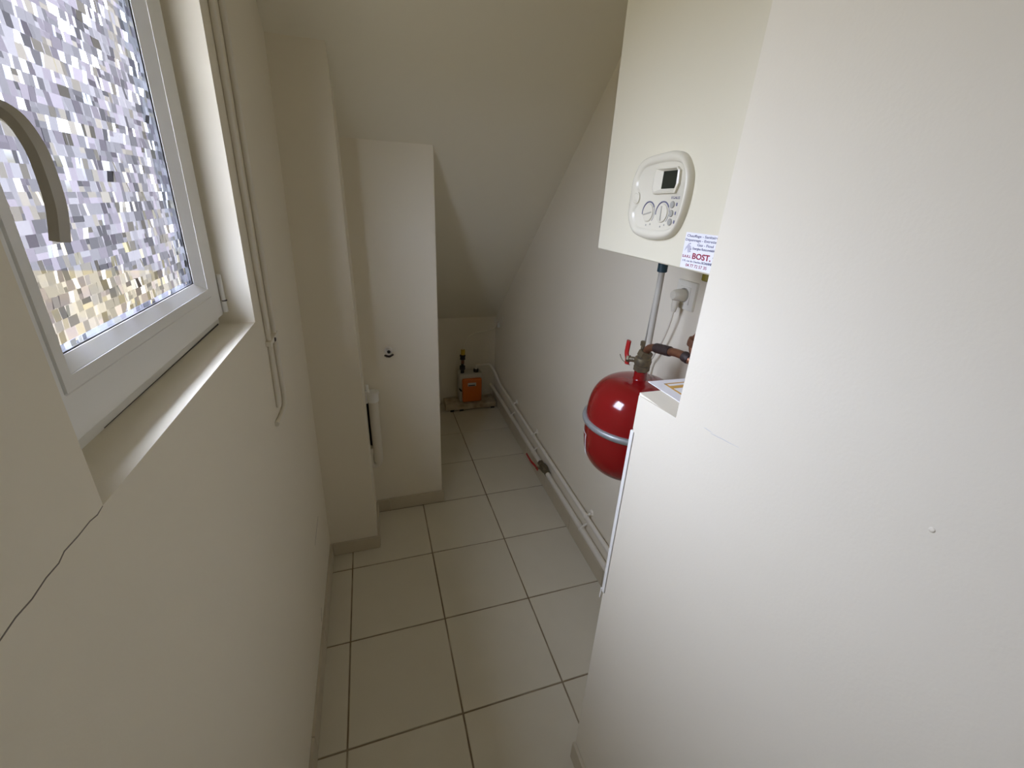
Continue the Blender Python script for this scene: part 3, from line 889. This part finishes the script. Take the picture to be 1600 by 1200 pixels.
# ------------------------------------------------------------------ pump on its board in the far corner
brd = thing('base_board', (0.88, 2.22, 0.0), 'stained pale board lying on the tiles under the orange pump', 'board')
b = BM(); box(b, 0.668, 1.075, 2.135, 2.285, 0.010, 0.056, 0.003); obj('plank', b, m_board, brd)
for x in (0.70, 0.775, 1.03):
    b = BM(); box(b, x, x + 0.03, 2.133, 2.28, 0.0, 0.0155, 0.002); obj('foot', b, m_black, brd)
pump = thing('condensate_pump', (0.88, 2.22, 0.056), 'small pump with bright orange front cover in the dark far corner', 'pump')
b = BM(); box(b, 0.783, 0.968, 2.178, 2.272, 0.0575, 0.298, 0.012); obj('housing', b, m_hous, pump, smooth=40)
b = BM(); box(b, 0.803, 0.957, 2.150, 2.185, 0.066, 0.262, 0.010, seg=3); cov = obj('front_cover', b, m_orange, pump, smooth=40, label='bright orange front cover')
b = BM(); box(b, 0.842, 0.910, 2.1485, 2.152, 0.203, 0.232, 0.001); box(b, 0.848, 0.902, 2.1478, 2.150, 0.206, 0.214, mi=1); obj('label_plate', b, [m_label, m_black], cov)
b = BM(); cyl(b, (0.795, 2.166, 0.160), (0.778, 2.160, 0.185), 0.006, 10); obj('side_clip', b, m_black, pump, smooth=40)
b = BM(); cyl(b, (0.922, 2.215, 0.294), (0.922, 2.215, 0.322), 0.0205, 18); obj('outlet_nut', b, m_black, pump, smooth=40)
xf, yf_ = 0.812, 2.21
b = BM(); lathe(b, [(0.014, 0.0), (0.014, 0.03), (0.022, 0.034), (0.022, 0.062), (0.011, 0.068), (0.011, 0.085)], (xf, yf_, 0.294), (0, 0, 1), 18); obj('lower_fitting', b, m_black, pump, smooth=40)
b = BM(); cyl(b, (xf + 0.002, yf_, 0.374), (xf + 0.002, yf_, 0.410), 0.0125, 14); obj('sight_glass', b, m_copper, pump, smooth=40)
b = BM(); lathe(b, [(0.011, 0.0), (0.021, 0.006), (0.019, 0.02), (0.023, 0.040), (0.015, 0.044)], (xf + 0.002, yf_, 0.406), (0, 0, 1), 18); obj('upper_fitting', b, m_black, pump, smooth=40)
b = BM(); cyl(b, (xf + 0.004, yf_, 0.448), (xf + 0.004, yf_, 0.490), 0.0165, 16); obj('yellow_nut', b, m_yel, pump, smooth=40)
hose = thing('thin_hose', (0.95, 2.22, 0.60), 'thin pale hose arching from the orange pump to the right-hand wall', 'hose')
b = BM(); tube(b, smooth_path([(0.816, 2.21, 0.486), (0.820, 2.212, 0.515), (0.838, 2.22, 0.555), (0.868, 2.226, 0.590), (0.922, 2.232, 0.612), (0.987, 2.235, 0.620), (1.035, 2.235, 0.628), (1.070, 2.225, 0.650), (XR(2.19) - 0.006, 2.18, 0.700), (XR(2.1) - 0.005, 2.10, 0.765)], 6), 0.0046, 10); obj('tube_run', b, m_tube, hose, smooth=50)
b = BM(); box(b, XR(2.19) - 0.020, XR(2.19) + 0.002, 2.175, 2.200, 0.662, 0.705, 0.002); obj('hose_clip', b, m_hous, hose)

# ------------------------------------------------------------------ washing-machine tap and standpipe on the niche front
tp = thing('wall_tap', (0.237, C2Y, 0.905), 'small chrome tap outlet on the white niche wall', 'tap')
b = BM()
lathe(b, [(0.019, 0), (0.018, 0.004), (0.012, 0.007), (0.011, 0.020), (0.016, 0.021), (0.0175, 0.028), (0.0165, 0.036), (0.0145, 0.040), (0.0085, 0.040), (0.0078, 0.030), (0.0005, 0.030)], (0.237, C2Y + 0.001, 0.905), (0, -1, 0.12), 24)
obj('tap_body', b, m_chrome, tp, smooth=35)
b = BM(); lathe(b, [(0.0076, 0), (0.0005, 0.0002)], (0.237, C2Y - 0.031, 0.9088), (0, -1, 0.12), 16); obj('outlet_hole', b, m_black, tp)
b = BM(); tube(b, [(0.217, C2Y - 0.012, 0.886), (0.228, C2Y - 0.014, 0.882), (0.240, C2Y - 0.014, 0.881), (0.258, C2Y - 0.012, 0.888)], [0.0035, 0.006, 0.0065, 0.004], 12); cyl(b, (0.238, C2Y - 0.012, 0.876), (0.238, C2Y - 0.012, 0.892), 0.008, 12); obj('tap_wing', b, m_wrap, tp, smooth=45, label='dark wing handle')

sp = thing('standpipe', (0.14, C2Y, 0.31), 'white vertical waste standpipe with trap in the niche beside the pier', 'waste pipe')
SY = C2Y - 0.026
PX_ = 0.1505
b = BM(); tube(b, [(PX_, SY, 0.335), (PX_ - 0.001, SY, 0.70)], 0.0225, 20); obj('pipe_run', b, m_pipe, sp, smooth=50)
b = BM(); lathe(b, [(0.023, 0), (0.0275, 0.004), (0.0275, 0.036), (0.030, 0.040), (0.030, 0.050), (0.024, 0.053), (0.018, 0.050)], (PX_ - 0.001, SY, 0.665), (0, 0, 1), 24); box(b, 0.112, 0.126, SY - 0.012, SY + 0.010, 0.66, 0.725, 0.003); obj('coupling', b, m_pvc, sp, smooth=40)
b = BM(); tube(b, smooth_path([(0.134, SY, 0.705), (0.129, SY, 0.728), (0.1275, SY + 0.004, 0.752)], 4), [0.008] * 4 + [0.007] * 5, 12); obj('air_nozzle', b, m_pvc, sp, smooth=50)
b = BM(); tube(b, fillet_path([(PX_, SY, 0.345), (PX_, SY, 0.312), (0.112, SY, 0.312), (0.112, SY, 0.408)], 0.018), 0.0165, 18); obj('trap', b, m_pipe, sp, smooth=50)
b = BM(); cyl(b, (0.112, SY, 0.385), (0.112, SY, 0.417), 0.0215, 20); obj('trap_nut', b, m_pipe, sp, smooth=40)
b = BM(); box(b, 0.045, 0.150, C2Y - 0.004, C2Y + 0.004, 0.405, 0.675); obj('recess_shade', b, m_wrap, sp)  # flat dark sheet, painted shade for the gap around the recess backing
b = BM(); box(b, 0.050, 0.1160, C2Y - 0.009, C2Y - 0.0035, 0.430, 0.655); obj('backing_plate', b, m_greeny, sp, label='grey green plate')

# ------------------------------------------------------------------ cables on the left wall beside the window
wc = thing('wall_cables', (XW + 0.03, 0.28, 1.03), 'pair of white cables running down the wall beside the window', 'cable')
def lc_(pts): return [(XW + d, y, z) for d, y, z in pts]
b = BM(); tube(b, fillet_path(lc_([(0.0055, 0.335, 2.49), (0.0055, 0.334, 1.40), (0.0055, 0.336, 1.045), (0.0055, 0.325, 1.026), (0.0055, 0.262, 1.026), (0.004, 0.215, 1.030)]), 0.02), 0.0062, 12); lean(b); obj('cable_run', b, m_pipe, wc, smooth=50)
b = BM(); tube(b, lc_([(0.005, 0.248, 2.49), (0.005, 0.262, 1.40), (0.005, 0.272, 1.20), (0.005, 0.262, 1.055)]), 0.0056, 12); lean(b); obj('cable_run', b, m_pipe, wc, smooth=50)
b = BM(); box(b, XW - 0.001, XW + 0.012, 0.255, 0.352, 1.218, 1.230, 0.002); lean(b); obj('cable_clip', b, m_pipe, wc)
b = BM(); cyl(b, (XW + 0.006, 0.302, 1.222), (XW + 0.014, 0.302, 1.222), 0.0052, 12); lean(b); obj('clip_screw', b, m_wrap, wc, smooth=40)
